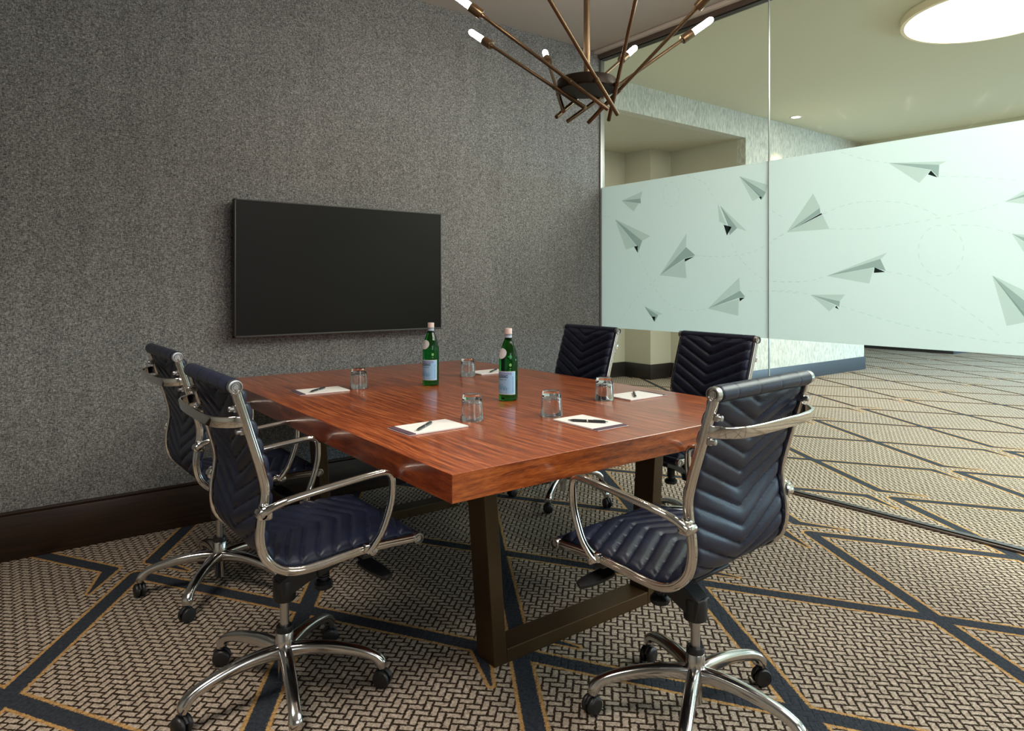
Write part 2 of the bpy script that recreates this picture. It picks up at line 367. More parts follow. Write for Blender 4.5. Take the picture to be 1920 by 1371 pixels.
TRAILS= [[(3.089, 1.931), (3.081, 1.903), (3.081, 1.874), (3.089, 1.847), (3.105, 1.826), (3.127, 1.814), (3.151, 1.811), (3.176, 1.818), (3.198, 1.835), (3.214, 1.859), (3.223, 1.888), (3.223, 1.918), (3.214, 1.945), (3.198, 1.966), (3.176, 1.978), (3.151, 1.98), (3.127, 1.972), (3.105, 1.955)], [(3.014, 2.009), (2.869, 1.939), (2.782, 1.813)], [(3.829, 1.796), (3.723, 1.779)], [(3.454, 1.474), (3.348, 1.295), (3.246, 1.169), (3.128, 1.094), (2.977, 1.075), (2.851, 1.093)], [(3.653, 0.971), (3.476, 1.158), (3.266, 1.31)], [(2.941, 1.452), (2.697, 1.44), (2.504, 1.461), (2.353, 1.529), (2.273, 1.571)], [(2.68, 1.568), (2.599, 1.43), (2.473, 1.316), (2.353, 1.275), (2.183, 1.27)], [(2.535, 1.213), (2.353, 1.214), (2.183, 1.202)], [(2.366, 1.273), (2.156, 1.273), (2.027, 1.301)], [(2.366, 1.215), (2.246, 1.216), (2.124, 1.195)], [(1.938, 2.005), (1.803, 1.943), (1.686, 1.908)], [(1.431, 1.803), (1.253, 1.775), (1.081, 1.737)], [(2.045, 1.664), (1.892, 1.706), (1.718, 1.705), (1.555, 1.668), (1.422, 1.592)], [(2.003, 1.574), (1.803, 1.563), (1.575, 1.577), (1.385, 1.599), (1.245, 1.622), (1.157, 1.646)], [(1.375, 1.534), (1.348, 1.504), (1.331, 1.465), (1.325, 1.422), (1.331, 1.38), (1.348, 1.342), (1.375, 1.315), (1.408, 1.3), (1.444, 1.3), (1.479, 1.316), (1.507, 1.346), (1.526, 1.386), (1.532, 1.431), (1.526, 1.475), (1.507, 1.513), (1.479, 1.541), (1.444, 1.554), (1.408, 1.551)], [(1.385, 1.553), (1.253, 1.539), (1.129, 1.496)], [(1.691, 1.325), (1.535, 1.286), (1.385, 1.183), (1.253, 1.077), (1.178, 1.013)], [(1.938, 1.134), (1.718, 1.069), (1.516, 1.024), (1.314, 0.995), (1.17, 0.979), (1.05, 0.984)], [(2.366, 1.71), (2.272, 1.647)], [(2.366, 1.529), (2.279, 1.568)]]
EXPOSURE = 0.0
def LIGHTS():
    D = math.radians
    # unseen fill lights added under the room ceiling, no fittings modelled
    area('ceiling_fill_left', (-.3, 1.5, 3.07), (0, 0, 0), 1.0, 1.0, 34, (1, .90, .78), spread=110)
    area('ceiling_fill_right', (2.9, -.4, 3.07), (0, 0, 0), 1.2, 1.2, 80, (1, .94, .88))
    # cool fill added near the wall behind the viewer, which has no window
    area('back_fill', (1.3, -1.9, 1.8), (D(90), 0, D(-8)), 1.8, 1.4, 30, (.84, .92, 1))
    # lobby
    area('lobby_window_daylight', (12.5, -2.6, 1.2), (D(80), 0, D(15)), 6.0, 2.4, 620, (.50, .77, 1))
    area('lobby_fill_a', (5.6, 0.2, 3.33), (0, 0, 0), 2.5, 2.5, 330, (.90, .97, .90))  # added fill under the lobby ceiling, brightens the frosted film
    area('lobby_fill_b', (8.2, 2.6, 3.33), (0, 0, 0), 2.5, 1.6, 150, (.86, .95, .94))  # second added lobby fill, not an actual ceiling fitting
    area('lobby_fill_c', (12.4, 1.6, 3.33), (0, 0, 0), 3.0, 3.0, 460, (.58, .82, 1))  # cool fill added to lift the far lobby floor
    area('alcove_light', (5.4, 5.7, 3.03), (0, 0, 0), .8, .5, 14, (1, .90, .72))
    l = bpy.data.lights.new('downlight_spot', 'SPOT'); l.energy = 170; l.color = (1, .72, .45); l.spot_size = D(70); l.spot_blend = .6; l.shadow_soft_size = .04
    o = bpy.data.objects.new('downlight_spot', l); COL.objects.link(o); o.location = (8.0, 4.63, 3.34)

# ------------------------------------------------------------------ room shell
WY, GX, CZ, LZ = 3.86, 3.825, 3.09, 3.36          # tv wall, glass plane, room ceiling, lobby ceiling
X0, Y0 = -1.7, -2.0
fl = MB(); fl.add([(X0, Y0 - 1.0, 0), (17, Y0 - 1.0, 0), (17, 9, 0), (X0, 9, 0)], [(0, 1, 2, 3)])
struct(fl.build('floor', M['carpet'], smooth=False))
struct(MB().box(X0 - .1, 3.846, WY, WY + .14, 0, CZ + .1).build('wall_left', M['fabric'], smooth=False))
struct(MB().box(X0 - .1, X0, Y0 - .1, WY, 0, CZ + .1).build('wall_back', M['backwall'], smooth=False))
struct(MB().box(X0, GX + .05, Y0 - .1, Y0, 0, CZ + .1).build('wall_right', M['backwall'], smooth=False))
struct(MB().box(X0, GX + .05, Y0, WY, CZ, CZ + .1).build('ceiling', M['ceil'], smooth=False))
bb = MB().bbox(X0, 3.79, 3.828, WY, 0, .205, .003)
bb.bbox(X0, 3.79, 3.838, WY, .205, .219, .004)
struct(bb.build('baseboard_left', M['darkwood']))
# head of the glass wall: stepped ceiling trim, channel, gasket
struct(MB().bbox(3.745, 3.90, Y0, WY, 3.068, 3.0895, .004).build('trim_1', M['trimwhite']))
struct(MB().bbox(3.79, 3.88, Y0, WY, 3.034, 3.068, .003).build('trim_2', M['trimbronze']))
struct(MB().box(3.806, 3.852, Y0, WY - .004, 3.026, 3.034).build('trim_3', M['gasket'], smooth=False))
struct(MB().bbox(3.800, 3.860, Y0, WY, 0.001, .012, .0015).build('trim_4', M['trimbronze']))
struct(MB().box(3.812, 3.846, Y0, WY - .004, .012, .019).build('trim_5', M['gasket'], smooth=False))
struct(MB().bbox(3.806, 3.848, WY - .016, WY, .019, 3.026, .002).build('trim_6', M['aluframe']))
# glass panes
JY = 2.392
def pane(name, ya, yb):
    o = MB().box(GX - .005, GX + .007, ya, yb, .019, 3.026).build(name, M['glass'], smooth=False)
    struct(o); return o
win1 = pane('window_1', JY + .0022, WY - .012)
win2 = pane('window_2', Y0 + .001, JY - .0022)
struct(MB().box(GX - .006, GX + .008, JY - .0020, JY + .0020, .019, 3.026).build('trim_7', M['aluframe'], smooth=False))
# frosted band with printed paper planes
FZ0, FZ1 = .921, 2.021
for win, ya, yb, planes in ((win1, JY + .0022, WY - .014, PLANES_L), (win2, Y0 + .01, JY - .0022, PLANES_R)):
    film = MB().box(GX - .0062, GX - .0053, ya, yb, FZ0, FZ1).build('frosted_film', M['film'], win, smooth=False)
    film['label'] = 'frosted band across the glass printed with paper planes'
    for pl in planes:
        mb = MB()
        for k, (sh, poly) in enumerate(pl):
            x = GX - .0066 - .00008 * k
            mb.add([(x, y, z) for y, z in poly], [tuple(range(len(poly)))], sh)
        mb.build('paper_plane_print', [M['print_light'], M['print_mid'], M['print_black']], film, smooth=False)
    mb = MB()
    for tr in TRAILS:
        pts = catmull([(y, z, 0) for y, z in tr], 24)
        acc = 0; start = None; DASH, GAP = .026, .024
        per = DASH + GAP
        for a, c in zip(pts[:-1], pts[1:]):
            L = (c - a).length
            if (acc % per) < DASH and ya + .01 < a.x < yb - .01 and ya + .01 < c.x < yb - .01:
                t = (c - a).normalized(); nn = Vector((-t.y, t.x, 0)) * .0022
                x = GX - .0065
                q = [a + nn, a - nn, c - nn, c + nn]
                mb.add([(x, p.x, p.y) for p in q], [(0, 1, 2, 3)])
            acc += L
    if mb.v: mb.build('dashed_flight_trail', M['print_trail'], film, smooth=False)

# ------------------------------------------------------------------ lobby beyond the glass
LY = 4.90
struct(MB().box(7.33, 10.34, LY, LY + .12, 0, LZ).build('lobby_wall', M['wallpaper'], smooth=False))
struct(MB().box(3.873, 7.33, LY, LY + .12, 3.06, LZ).build('header_wall', M['wallpaper'], smooth=False))
struct(MB().box(3.852, 3.872, WY + .141, 6.62, 0, LZ).build('partition_wall', M['plaster'], smooth=False))
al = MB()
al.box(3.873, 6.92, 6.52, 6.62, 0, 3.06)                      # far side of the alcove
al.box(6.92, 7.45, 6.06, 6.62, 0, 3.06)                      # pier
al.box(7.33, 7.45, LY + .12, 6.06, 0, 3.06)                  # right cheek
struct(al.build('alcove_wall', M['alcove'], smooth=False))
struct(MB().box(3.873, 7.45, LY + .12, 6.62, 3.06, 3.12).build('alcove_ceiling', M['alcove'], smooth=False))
struct(MB().box(3.875, 17, Y0 - 1, LY, LZ, LZ + .1).build('lobby_ceiling', M['lobbyceil'], smooth=False))
struct(MB().box(10.34, 17, LY, 9, LZ, LZ + .1).build('far_ceiling', M['lobbyceil'], smooth=False))
struct(MB().box(10.2, 10.6, Y0 - 1, LY, 2.98, LZ).build('soffit_wall', M['lobbyceil'], smooth=False))
lb = MB()
lb.bbox(7.315, 10.355, LY - .015, LY, 0, .19, .002); lb.bbox(10.34, 10.355, LY, LY + .12, 0, .19, .002)
struct(lb.build('lobby_baseboard', M['lobbybase']))
lb = MB(); lb.bbox(3.873, 6.92, 6.505, 6.52, 0, .2, .002); lb.bbox(6.905, 6.92, 6.06, 6.52, 0, .2, .002)
lb.bbox(6.905, 7.33, 6.045, 6.06, 0, .2, .002); lb.bbox(7.315, 7.33, LY, 6.06, 0, .2, .002)
struct(lb.build('alcove_baseboard', M['doorgrey']))
struct(MB().box(13.87, 15.0, 5.0, 9, 0, LZ).build('far_wall', M['plaster'], smooth=False))
struct(MB().box(13.84, 13.87, 4.97, 9, 0, .22).build('far_baseboard', M['doorgrey'], smooth=False))
struct(MB().box(13.87, 15.0, 4.97, 5.0, 0, .19).build('return_baseboard', M['lobbybase'], smooth=False))
struct(MB().box(17, 17.1, Y0 - 1, 9, 0, LZ).build('end_wall', M['plaster'], smooth=False))
struct(MB().box(3.9, 17, Y0 - 1.1, Y0 - 1, 0, LZ).build('lobby_wall_right', M['plaster'], smooth=False))
struct(MB().box(10.34, 17, 8.9, 9, 0, LZ).build('lobby_wall_left', M['plaster'], smooth=False))
struct(MB().box(10.34, 10.46, LY + .12, 8.9, 0, LZ).build('corridor_wall', M['plaster'], smooth=False))

# lobby lamps
t = thing('disc_ceiling_lamp', 'large round glowing disc lamp on the lobby ceiling behind the glass', 'ceiling lamp', (6.04, 1.90, 3.30))
MB().lathe([(.0, .0), (.585, .0)], 64, cap=False).build('diffuser', M['disc'], t)
MB().lathe([(.585, -.002), (.612, .0), (.612, .058), (.585, .058)], 64, cap=False).build('rim', simple('disc_lamp_rim', srgb(250, 236, 205), .5), t)
t = thing('recessed_downlight', 'small lit round downlight in the lobby ceiling near the papered wall', 'ceiling light', (8.0, 4.63, LZ))
MB().lathe([(.0, -.002), (.055, -.002)], 24, cap=False).build('lens', M['spot'], t)
MB().lathe([(.055, -.004), (.075, -.004), (.078, .0), (.055, .0)], 24, cap=False).build('trim_ring', M['trimwhite'], t)

# ------------------------------------------------------------------ table
TX0, TX1, TY0, TY1, TZ = .943, 2.485, 1.495, 3.755, .76
tcx, tcy = (TX0 + TX1) / 2, (TY0 + TY1) / 2
tb = thing('conference_table', 'thick red walnut table on bronze trapezoid legs in the middle of the room', 'table', (tcx, tcy, 0))
hx, hy = (TX1 - TX0) / 2, (TY1 - TY0) / 2
mb = MB()
bm = bmesh.new(); bmesh.ops.create_cube(bm, size=1)
for v in bm.verts: v.co = Vector((v.co.x * 2 * hx, v.co.y * 2 * hy, TZ - .0385 + v.co.z * .077))
bmesh.ops.bevel(bm, geom=bm.edges[:], offset=.0012, segments=1, affect='EDGES')
bm.normal_update(); bm.verts.index_update()
mb.v = [v.co[:] for v in bm.verts]
for f in bm.faces:
    mb.f.append(tuple(v.index for v in f.verts)); n = f.normal
    mb.m.append(0 if abs(n.z) > .6 else (1 if abs(n.x) > .6 else 2))
bm.free()
mb.build('tabletop', [M['wood_top'], M['wood_side'], M['wood_end']], tb, smooth=False, fixn=False)
def trestle(ya, yb):
    mb = MB(); zt = TZ - .078; w = .052
    cx = 1.6955 - tcx; bo, to = .396, .446        # outer half widths at bottom / top
    for s in (-1, 1):
        mb.hexa([(cx + s * bo, ya, 0), (cx + s * (bo - w), ya, 0), (cx + s * (bo - w), yb, 0), (cx + s * bo, yb, 0)],
                [(cx + s * to, ya, zt), (cx + s * (to - w), ya, zt), (cx + s * (to - w), yb, zt), (cx + s * to, yb, zt)])
    mb.box(cx - bo + w * .98, cx + bo - w * .98, ya, yb, 0, .047)
    mb.box(cx - to + w * .98, cx + to - w * .98, ya, yb, zt - .03, zt)
    mb.build('trestle_leg', M['bronze'], tb, bevel=.0025, smooth=False)
trestle(1.80 - tcy, 1.90 - tcy); trestle(3.25 - tcy, 3.35 - tcy)

# ------------------------------------------------------------------ chairs
PROF = [(-.215, .985), (-.206, .953), (-.195, .918), (-.173, .845), (-.149, .765), (-.137, .712), (-.138, .668), (-.147, .615), (-.148, .563), (-.133, .515), (-.095, .478), (-.045, .462), (.02, .462), (.085, .468), (.16, .473), (.25, .472), (.33, .468)]
prof = [Vector((p.x, p.z)) for p in catmull([(x, 0, z) for x, z in PROF], 20)]
def resample(pts, n):
    L = [0]
    for a, c in zip(pts[:-1], pts[1:]): L.append(L[-1] + (c - a).length)
    out = []; j = 0
    for i in range(n):
        s = L[-1] * i / (n - 1)
        while j < len(L) - 2 and L[j + 1] < s: j += 1
        t = (s - L[j]) / (L[j + 1] - L[j]); out.append(pts[j].lerp(pts[j + 1], t))
    return out, L[-1]
NS = 300
prs, PL_ = resample(prof, NS)
HW = .226
def cushion():
    mb = MB(); NT = 36; vs = []; fs = []
    ys = [HW * (-1 + 2 * i / NT) for i in range(NT + 1)]
    ring = []
    for i, p in enumerate(prs):
        T = (prs[min(i + 1, NS - 1)] - prs[max(i - 1, 0)]).normalized(); N = Vector((-T.y, T.x))
        s = PL_ * i / (NS - 1)
        endf = min(1, min(s, PL_ - s) / .03)
        row = []
        for side in (1, -1):
            for y in (ys if side == 1 else ys[::-1]):
                ph = (s + .46 * abs(y)) / .0505
                fr = ph - math.floor(ph)
                rib = (1 - abs(2 * fr - 1) ** 3.2) ** .62
                e = max(0.0, 1 - ((abs(y) / HW) ** 10))
                ec = max(0.0, (HW - abs(y)) / .02); ef = min(1, ec) ** .5
                mid = max(0, 1 - abs(y) * 9) * 0
                if side == 1: off = .0105 + (.006 + .0165 * rib) * (.35 + .65 * ef) * (.35 + .65 * endf)
                else: off = .0085 - (.004 + .0105 * rib) * ef * endf
                q = p + N * off
                row.append((q.x, y, q.y))
        ring.append(row)
    n = len(ring[0])
    for r in ring: vs += r
    for i in range(NS - 1):
        for k in range(n):
            k2 = (k + 1) % n; fs.append((i * n + k, i * n + k2, (i + 1) * n + k2, (i + 1) * n + k))
    fs.append(tuple(range(n))[::-1]); fs.append(tuple((NS - 1) * n + k for k in range(n)))
    return mb.add(vs, fs)

def make_chair():
    t = thing('conference_chair', '', 'chair')
    o = cushion().build('ribbed_cushion', M['leather'], t, ang=70)
    # leather wrapped rollers at the top of the back and the front of the seat
    for (x, z), r in ((PROF[0], .0215), (PROF[-1], .0175)):
        mb = MB(); pr = []
        for i in range(121):
            y = -.228 + .456 * i / 120
            g = 0
            for yc in (-.16, -.055, .055, .16):
                g = max(g, math.exp(-((y - yc) / .003) ** 2))
            rr = r * (1 - .06 * g)
            if i in (0, 120): rr = r * .9
            pr.append((rr, y))
        mb.lathe(pr, 28, (x, 0, z), Matrix.Rotation(-PI / 2, 3, 'X'))
        mb.build('leather_roll', M['leather'], t)
    # chrome side rails
    for s in (-1, 1):
        mb = MB()
        pts, _ = resample(prof, 110)
        mb.sweep([(p.x, s * .2335, p.y) for p in pts], rrect(.0175, .0235, .004), side=(0, 1, 0))
        # outer bead lines of the extrusion
        mb.sweep([(p.x, s * .2430, p.y) for p in pts], rrect(.005, .0095, .002, 2), side=(0, 1, 0))
        mb.build('side_rail', M['chrome'], t, ang=50)
        for (x, z), r in ((PROF[0], .0190), (PROF[-1], .0165)):
            c = MB()
            c.lathe([(0, 0), (r * .3, 0), (r * .34, -.002), (r * .5, -.002), (r * .55, .0005), (r * .60, -.0055), (r * .76, -.0055), (r * .82, .0015), (r * .97, .001), (r, -.001), (r, -.016), (0, -.016)], 32,
                    (x, s * .2465, z), Matrix.Rotation(-s * PI / 2, 3, 'X'), cap=False)
            c.build('end_cap', M['satin'], t)
        # arm rest loop
        path = [(-.150, .245, .643), (-.138, .262, .654), (-.108, .274, .669), (-.056, .280, .680), (.065, .281, .694), (.150, .281, .7015), (.188, .281, .7035), (.206, .281, .7000), (.217, .281, .688), (.2205, .281, .668),
                (.218, .280, .618), (.203, .278, .565), (.186, .274, .522), (.170, .262, .492), (.160, .248, .478)]
        pp = catmull([(a, s * b2, c2) for a, b2, c2 in path], 7)
        n = len(pp); sc = []
        for i in range(n):
            f = i / (n - 1); k = 1 + .75 * max(0, (abs(f - .5) * 2 - .78) / .22)
            sc.append((k, 1))
        am = MB().sweep(pp, [(.0105 * math.cos(2 * PI * i / 14), .0068 * math.sin(2 * PI * i / 14)) for i in range(14)], side=(.45, 0, 1), scales=None)
        am = MB()
        # section a: width in the plane of the loop, b: lateral
        am.sweep(pp, [(.0115 * math.cos(2 * PI * i / 16), .0098 * math.sin(2 * PI * i / 16)) for i in range(16)], side=(0, 1, 0), scales=sc)
        ar = am.build('armrest', M['chrome'], t, ang=60)
        bk = MB()
        bk.cyl((-.150, s * .232, .643), (-.150, s * .264, .643), .015, bev=.003, n=20)
        bk.bbox(-.156, -.124, min(s * .238, s * .264), max(s * .238, s * .264), .627, .664, .005)
        bk.build('arm_bracket', M['chrome'], t)
        bk = MB()
        bk.cyl((.168, s * .232, .4735), (.168, s * .268, .4735), .0135, bev=.003, n=20)
        bk.bbox(.143, .180, min(s * .238, s * .260), max(s * .238, s * .260), .468, .494, .005)
        bk.build('arm_bracket', M['chrome'], t)
        MB().cyl((-.150, s * .264, .643), (-.150, s * .267, .643), .006, bev=.001, n=12).build('bolt', M['satin'], ar)
        MB().cyl((.168, s * .268, .4735), (.168, s * .271, .4735), .006, bev=.001, n=12).build('bolt', M['satin'], ar)
    # bow strap behind the back
    bow = catmull([(-.192, -.236, .893), (-.214, -.234, .893), (-.236, -.215, .892), (-.256, -.175, .891), (-.262, -.10, .890), (-.263, 0, .890), (-.262, .10, .890), (-.256, .175, .891), (-.236, .215, .892), (-.214, .234, .893), (-.192, .236, .893)], 6)
    MB().sweep(bow, rrect(.031, .009, .0035), side=(-.2, 0, 1)).build('back_bow', M['chrome'], t, ang=50)
    for s in (-1, 1):
        for zz, xx in ((.926, -.199), (.864, -.181)):
            bt = MB()
            bt.cyl((xx - .006, s * .222, zz), (xx - .028, s * .222, zz), .0075, bev=.002, n=14)
            bt.box(xx - .016, xx + .004, s * .222 - .006, s * .222 + .006, zz - .009, zz + .009)
            bt.build('bow_bolt', M['satin'], t)
    # cross stretchers under the seat
    for x in (-.03, .17):
        MB().bbox(x - .018, x + .018, -.228, .228, .440, .456, .004).build('seat_stretcher', M['blackmetal'], t)
    # tilt mechanism
    me = MB()
    me.lathe([(.0, .284), (.031, .284), (.034, .289), (.034, .345), (.031, .351), (.0, .351)], 28)
    me.hexa([(-.02, -.031, .290), (.10, -.040, .352), (.10, .040, .352), (-.02, .031, .290)], [(-.03, -.028, .348), (.09, -.040, .425), (.09, .040, .425), (-.03, .028, .348)])
    me.hexa([(.09, -.052, .345), (.205, -.052, .388), (.205, .052, .388), (.09, .052, .345)], [(.07, -.055, .441), (.21, -.055, .441), (.21, .055, .441), (.07, .055, .441)])
    me.bbox(-.06, .215, -.085, .085, .428, .442, .004)
    mo = me.build('tilt_mechanism', M['blackplastic'], t, bevel=.004)
    kn = MB(); kn.cyl((.125, 0, .300), (.125, 0, .365), .013, n=16)
    for i in range(6): kn.cyl((.125, 0, .322 + .007 * i), (.125, 0, .3255 + .007 * i), .019, n=18)
    kn.lathe([(0, .288), (.026, .288), (.030, .294), (.030, .303), (.022, .312), (0, .312)], 24, (.125, 0, 0))
    kn.build('tension_knob', M['blackplastic'], mo)
    for s in (-1, 1):
        pd = MB()
        pd.tube([(.17, s * .05, .415), (.185, s * .12, .41), (.195, s * .165, .398)], .0055, 8)
        pa = catmull([(.185, s * .150, .408), (.200, s * .185, .396), (.218, s * .225, .384), (.228, s * .250, .378)], 5)
        pd.sweep(pa, rrect(.046, .013, .006), side=(1, 0, .25), scales=[(.55 + .45 * math.sin(PI * min(1, .25 + .75 * i / 15)), 1) for i in range(16)])
        pd.build('height_lever', M['blackplastic'], mo, ang=60)
    # column
    co = MB(); co.lathe([(0, .17), (.0135, .17), (.0135, .288), (0, .288)], 24)
    cl = co.build('gas_column', M['satin'], t)
    MB().lathe([(.0135, .206), (.024, .206), (.0255, .203), (.0255, .188), (.0135, .188)], 24, cap=False).build('column_collar', M['blackplastic'], cl)
    # five star base
    st = MB()
    st.lathe([(0, .190), (.0245, .190), (.0262, .188), (.0268, .150), (.030, .135), (.0265, .108), (.0195, .104), (.0185, .045), (.017, .042), (0, .042)], 32)
    for k in range(5):
        a = 2 * PI * k / 5; ca, sa = math.cos(a), math.sin(a)
        rz_ = catmull([(.012, 0, .128), (.05, 0, .133), (.10, 0, .1335), (.15, 0, .129), (.20, 0, .120), (.245, 0, .108), (.275, 0, .094), (.291, 0, .076), (.296, 0, .060)], 4)
        n = len(rz_)
        scl = []
        for i in range(n):
            f = i / (n - 1)
            scl.append((1.42 - .42 * f + (.26 * max(0, 1 - abs(f - .88) / .16)), 1.75 - .85 * f + (.42 * max(0, 1 - abs(f - .88) / .16))))
        sec = [(.0150 * math.copysign(abs(math.cos(q)) ** .8, math.cos(q)), (.0125 if math.sin(q) > 0 else .0125) * math.copysign(abs(math.sin(q)) ** (.75), math.sin(q))) for q in [2 * PI * i / 18 for i in range(18)]]
        st.sweep([(p.x * ca, p.x * sa, p.z) for p in rz_], sec, side=(-sa, ca, 0), scales=scl)
    so = st.build('star_base', M['alu'], t, ang=60)
    cast = MB()
    for s in (-1, 1):
        cast.lathe([(0, -.0085), (.018, -.0085), (.0235, -.006), (.0265, -.002), (.0268, .004), (.0245, .0078), (.016, .009), (0, .009)], 26, (0, s * .0125, .0268), Matrix.Rotation(PI / 2, 3, 'X'))
    hood = []
    cast.sweep([(.0225 * math.cos(q) + 0, 0, .0268 + .0255 * math.sin(q)) for q in [math.radians(20 + 10 * i) for i in range(15)]], rrect(.009, .012, .003), side=(0, 1, 0))
    cast.cyl((.0, 0, .040), (.0, 0, .064), .0085, n=14)
    first = None
    for k in range(5):
        a = 2 * PI * k / 5
        if first is None: c = first = cast.build('caster', M['blackplastic'], so, ang=45)
        else: c = first.copy(); COL.objects.link(c); c.parent = so
        c.location = (.297 * math.cos(a), .297 * math.sin(a), 0)
        c.rotation_euler = (0, 0, a + (2.1, .7, -1.2, 2.6, -.4)[k])
    return t

CH = [  # x, y, facing deg, star phase deg, label
    (.711, 2.088, .7, 40.7, 'navy ribbed chair opposite the glass wall, farther from the television of that pair'),
    (.747, 2.985, 1.3, 17.5, 'navy ribbed chair tucked between another chair and the grey fabric wall under the television'),
    (1.616, 1.246, 93.6, 67.6, 'navy ribbed chair alone at the short end of the table, seen from behind'),
    (2.745, 2.157, 176.5, 66.5, 'navy ribbed chair facing us across the table, in front of the glass joint'),
    (2.670, 3.010, 177.0, 68.5, 'navy ribbed chair facing us beside the corner where grey fabric wall meets glass'),
]
chair0 = make_chair()
for i, (x, y, fa, ph, lab) in enumerate(CH):
    c = chair0 if i == 0 else copy_tree(chair0)
    if i == 0: pass
    c.location = (x, y, 0); c.rotation_euler = (0, 0, math.radians(fa)); c['label'] = lab; c['group'] = 'conference chairs around the table'
    for ch in c.children:
        if ch.name.startswith('star_base'): ch.rotation_euler = (0, 0, math.radians(ph - fa))

# ------------------------------------------------------------------ television
tv = thing('wall_television', 'large switched-off flat black screen mounted on the grey fabric wall', 'television', (1.6625, WY, 0))
sx, z0, z1 = .642, .968, 1.713
yb_, yf = -.032, -.080
f = MB(); bz = .007
f.bbox(-sx, sx, yf, yb_, z0, z0 + .011, .0015); f.bbox(-sx, sx, yf, yb_, z1 - bz, z1, .0015)
f.bbox(-sx, -sx + bz, yf, yb_, z0, z1, .0015); f.bbox(sx - bz, sx, yf, yb_, z0, z1, .0015)
f.build('bezel', M['bezel'], tv)
MB().box(-sx + .004, sx - .004, yf + .003, yb_ - .004, z0 + .006, z1 - .004).build('screen_panel', M['screen'], tv, smooth=False)
MB().bbox(-.3, .3, yb_ - .004, -.001, 1.15, 1.55, .003).build('wall_bracket', M['blackmetal'], tv)

# ------------------------------------------------------------------ table ware
def tumbler_profile():
    H = .096
    o = [(.0415, 0), (.0418, .004), (.0388, .045), (.0350, .082), (.0338, .090), (.0315, .0945), (.027, H), (.0, H)]
    inn = [(.0, .0765), (.026, .0768), (.0310, .072), (.0330, .060), (.0362, .030), (.0392, .003), (.0402, 0)]
    return o + inn
tg = thing('drinking_glass', '', 'glass')
MB().lathe(tumbler_profile() + [(.0415, 0)], 48, cap=False).build('tumbler', M['tumbler'], tg, ang=40)
mk = MB()
for da in (-.0, 1.05, 2.1, 3.2, 4.2, 5.2):
    R0 = .0378; zc = .064; hw = .0062
    def P(u, v): r = R0 - (zc + v - .045) * .098 + .0005; a = da + u / r; return (r * math.cos(a), r * math.sin(a), zc + v)
    for (ua, va, ub, vb) in ((-hw, -hw, hw, -hw), (hw, -hw, hw, hw), (hw, hw, -hw, hw), (-hw, hw, -hw, -hw)):
        mk.tube([P(ua, va), P((ua + ub) / 2, (va + vb) / 2), P(ub, vb)], .0007, 6)
mk.build('pressed_square_mark', M['tumbler'], tg)
GL = [(1.384, 3.022, 'upturned clear glass on the table below the middle of the black television'),
      (1.383, 2.056, 'upturned clear glass almost touching a notepad, in front of the two green bottles'),
      (1.665, 1.942, 'upturned clear glass behind the notepad of the chair that is seen from behind'),
      (2.077, 2.077, 'upturned clear glass beside the notepad with the end-on pen, by the glass wall'),
      (2.040, 3.074, 'upturned clear glass standing behind the two green bottles, seen between them')]
for i, (x, y, lab) in enumerate(GL):
    g = tg if i == 0 else copy_tree(tg)
    g.location = (x, y, TZ + .0005); g.rotation_euler = (0, 0, (1.8, 3.8, 3.75, 4.1, 4.0)[i]); g['label'] = lab; g['group'] = 'upturned tumblers on the table'

def text_mesh(s, size):
    cu = bpy.data.curves.new('t', 'FONT'); cu.body = s; cu.size = size; cu.align_x = 'CENTER'; cu.align_y = 'CENTER'; cu.resolution_u = 3
    cu.offset = size * .02
    o = bpy.data.objects.new('t', cu); COL.objects.link(o)
    dg = bpy.context.evaluated_depsgraph_get(); me = bpy.data.meshes.new_from_object(o.evaluated_get(dg))
    vs = [v.co.copy() for v in me.vertices]; fs = [tuple(p.vertices) for p in me.polygons]
    bpy.data.objects.remove(o); bpy.data.meshes.remove(me); return vs, fs

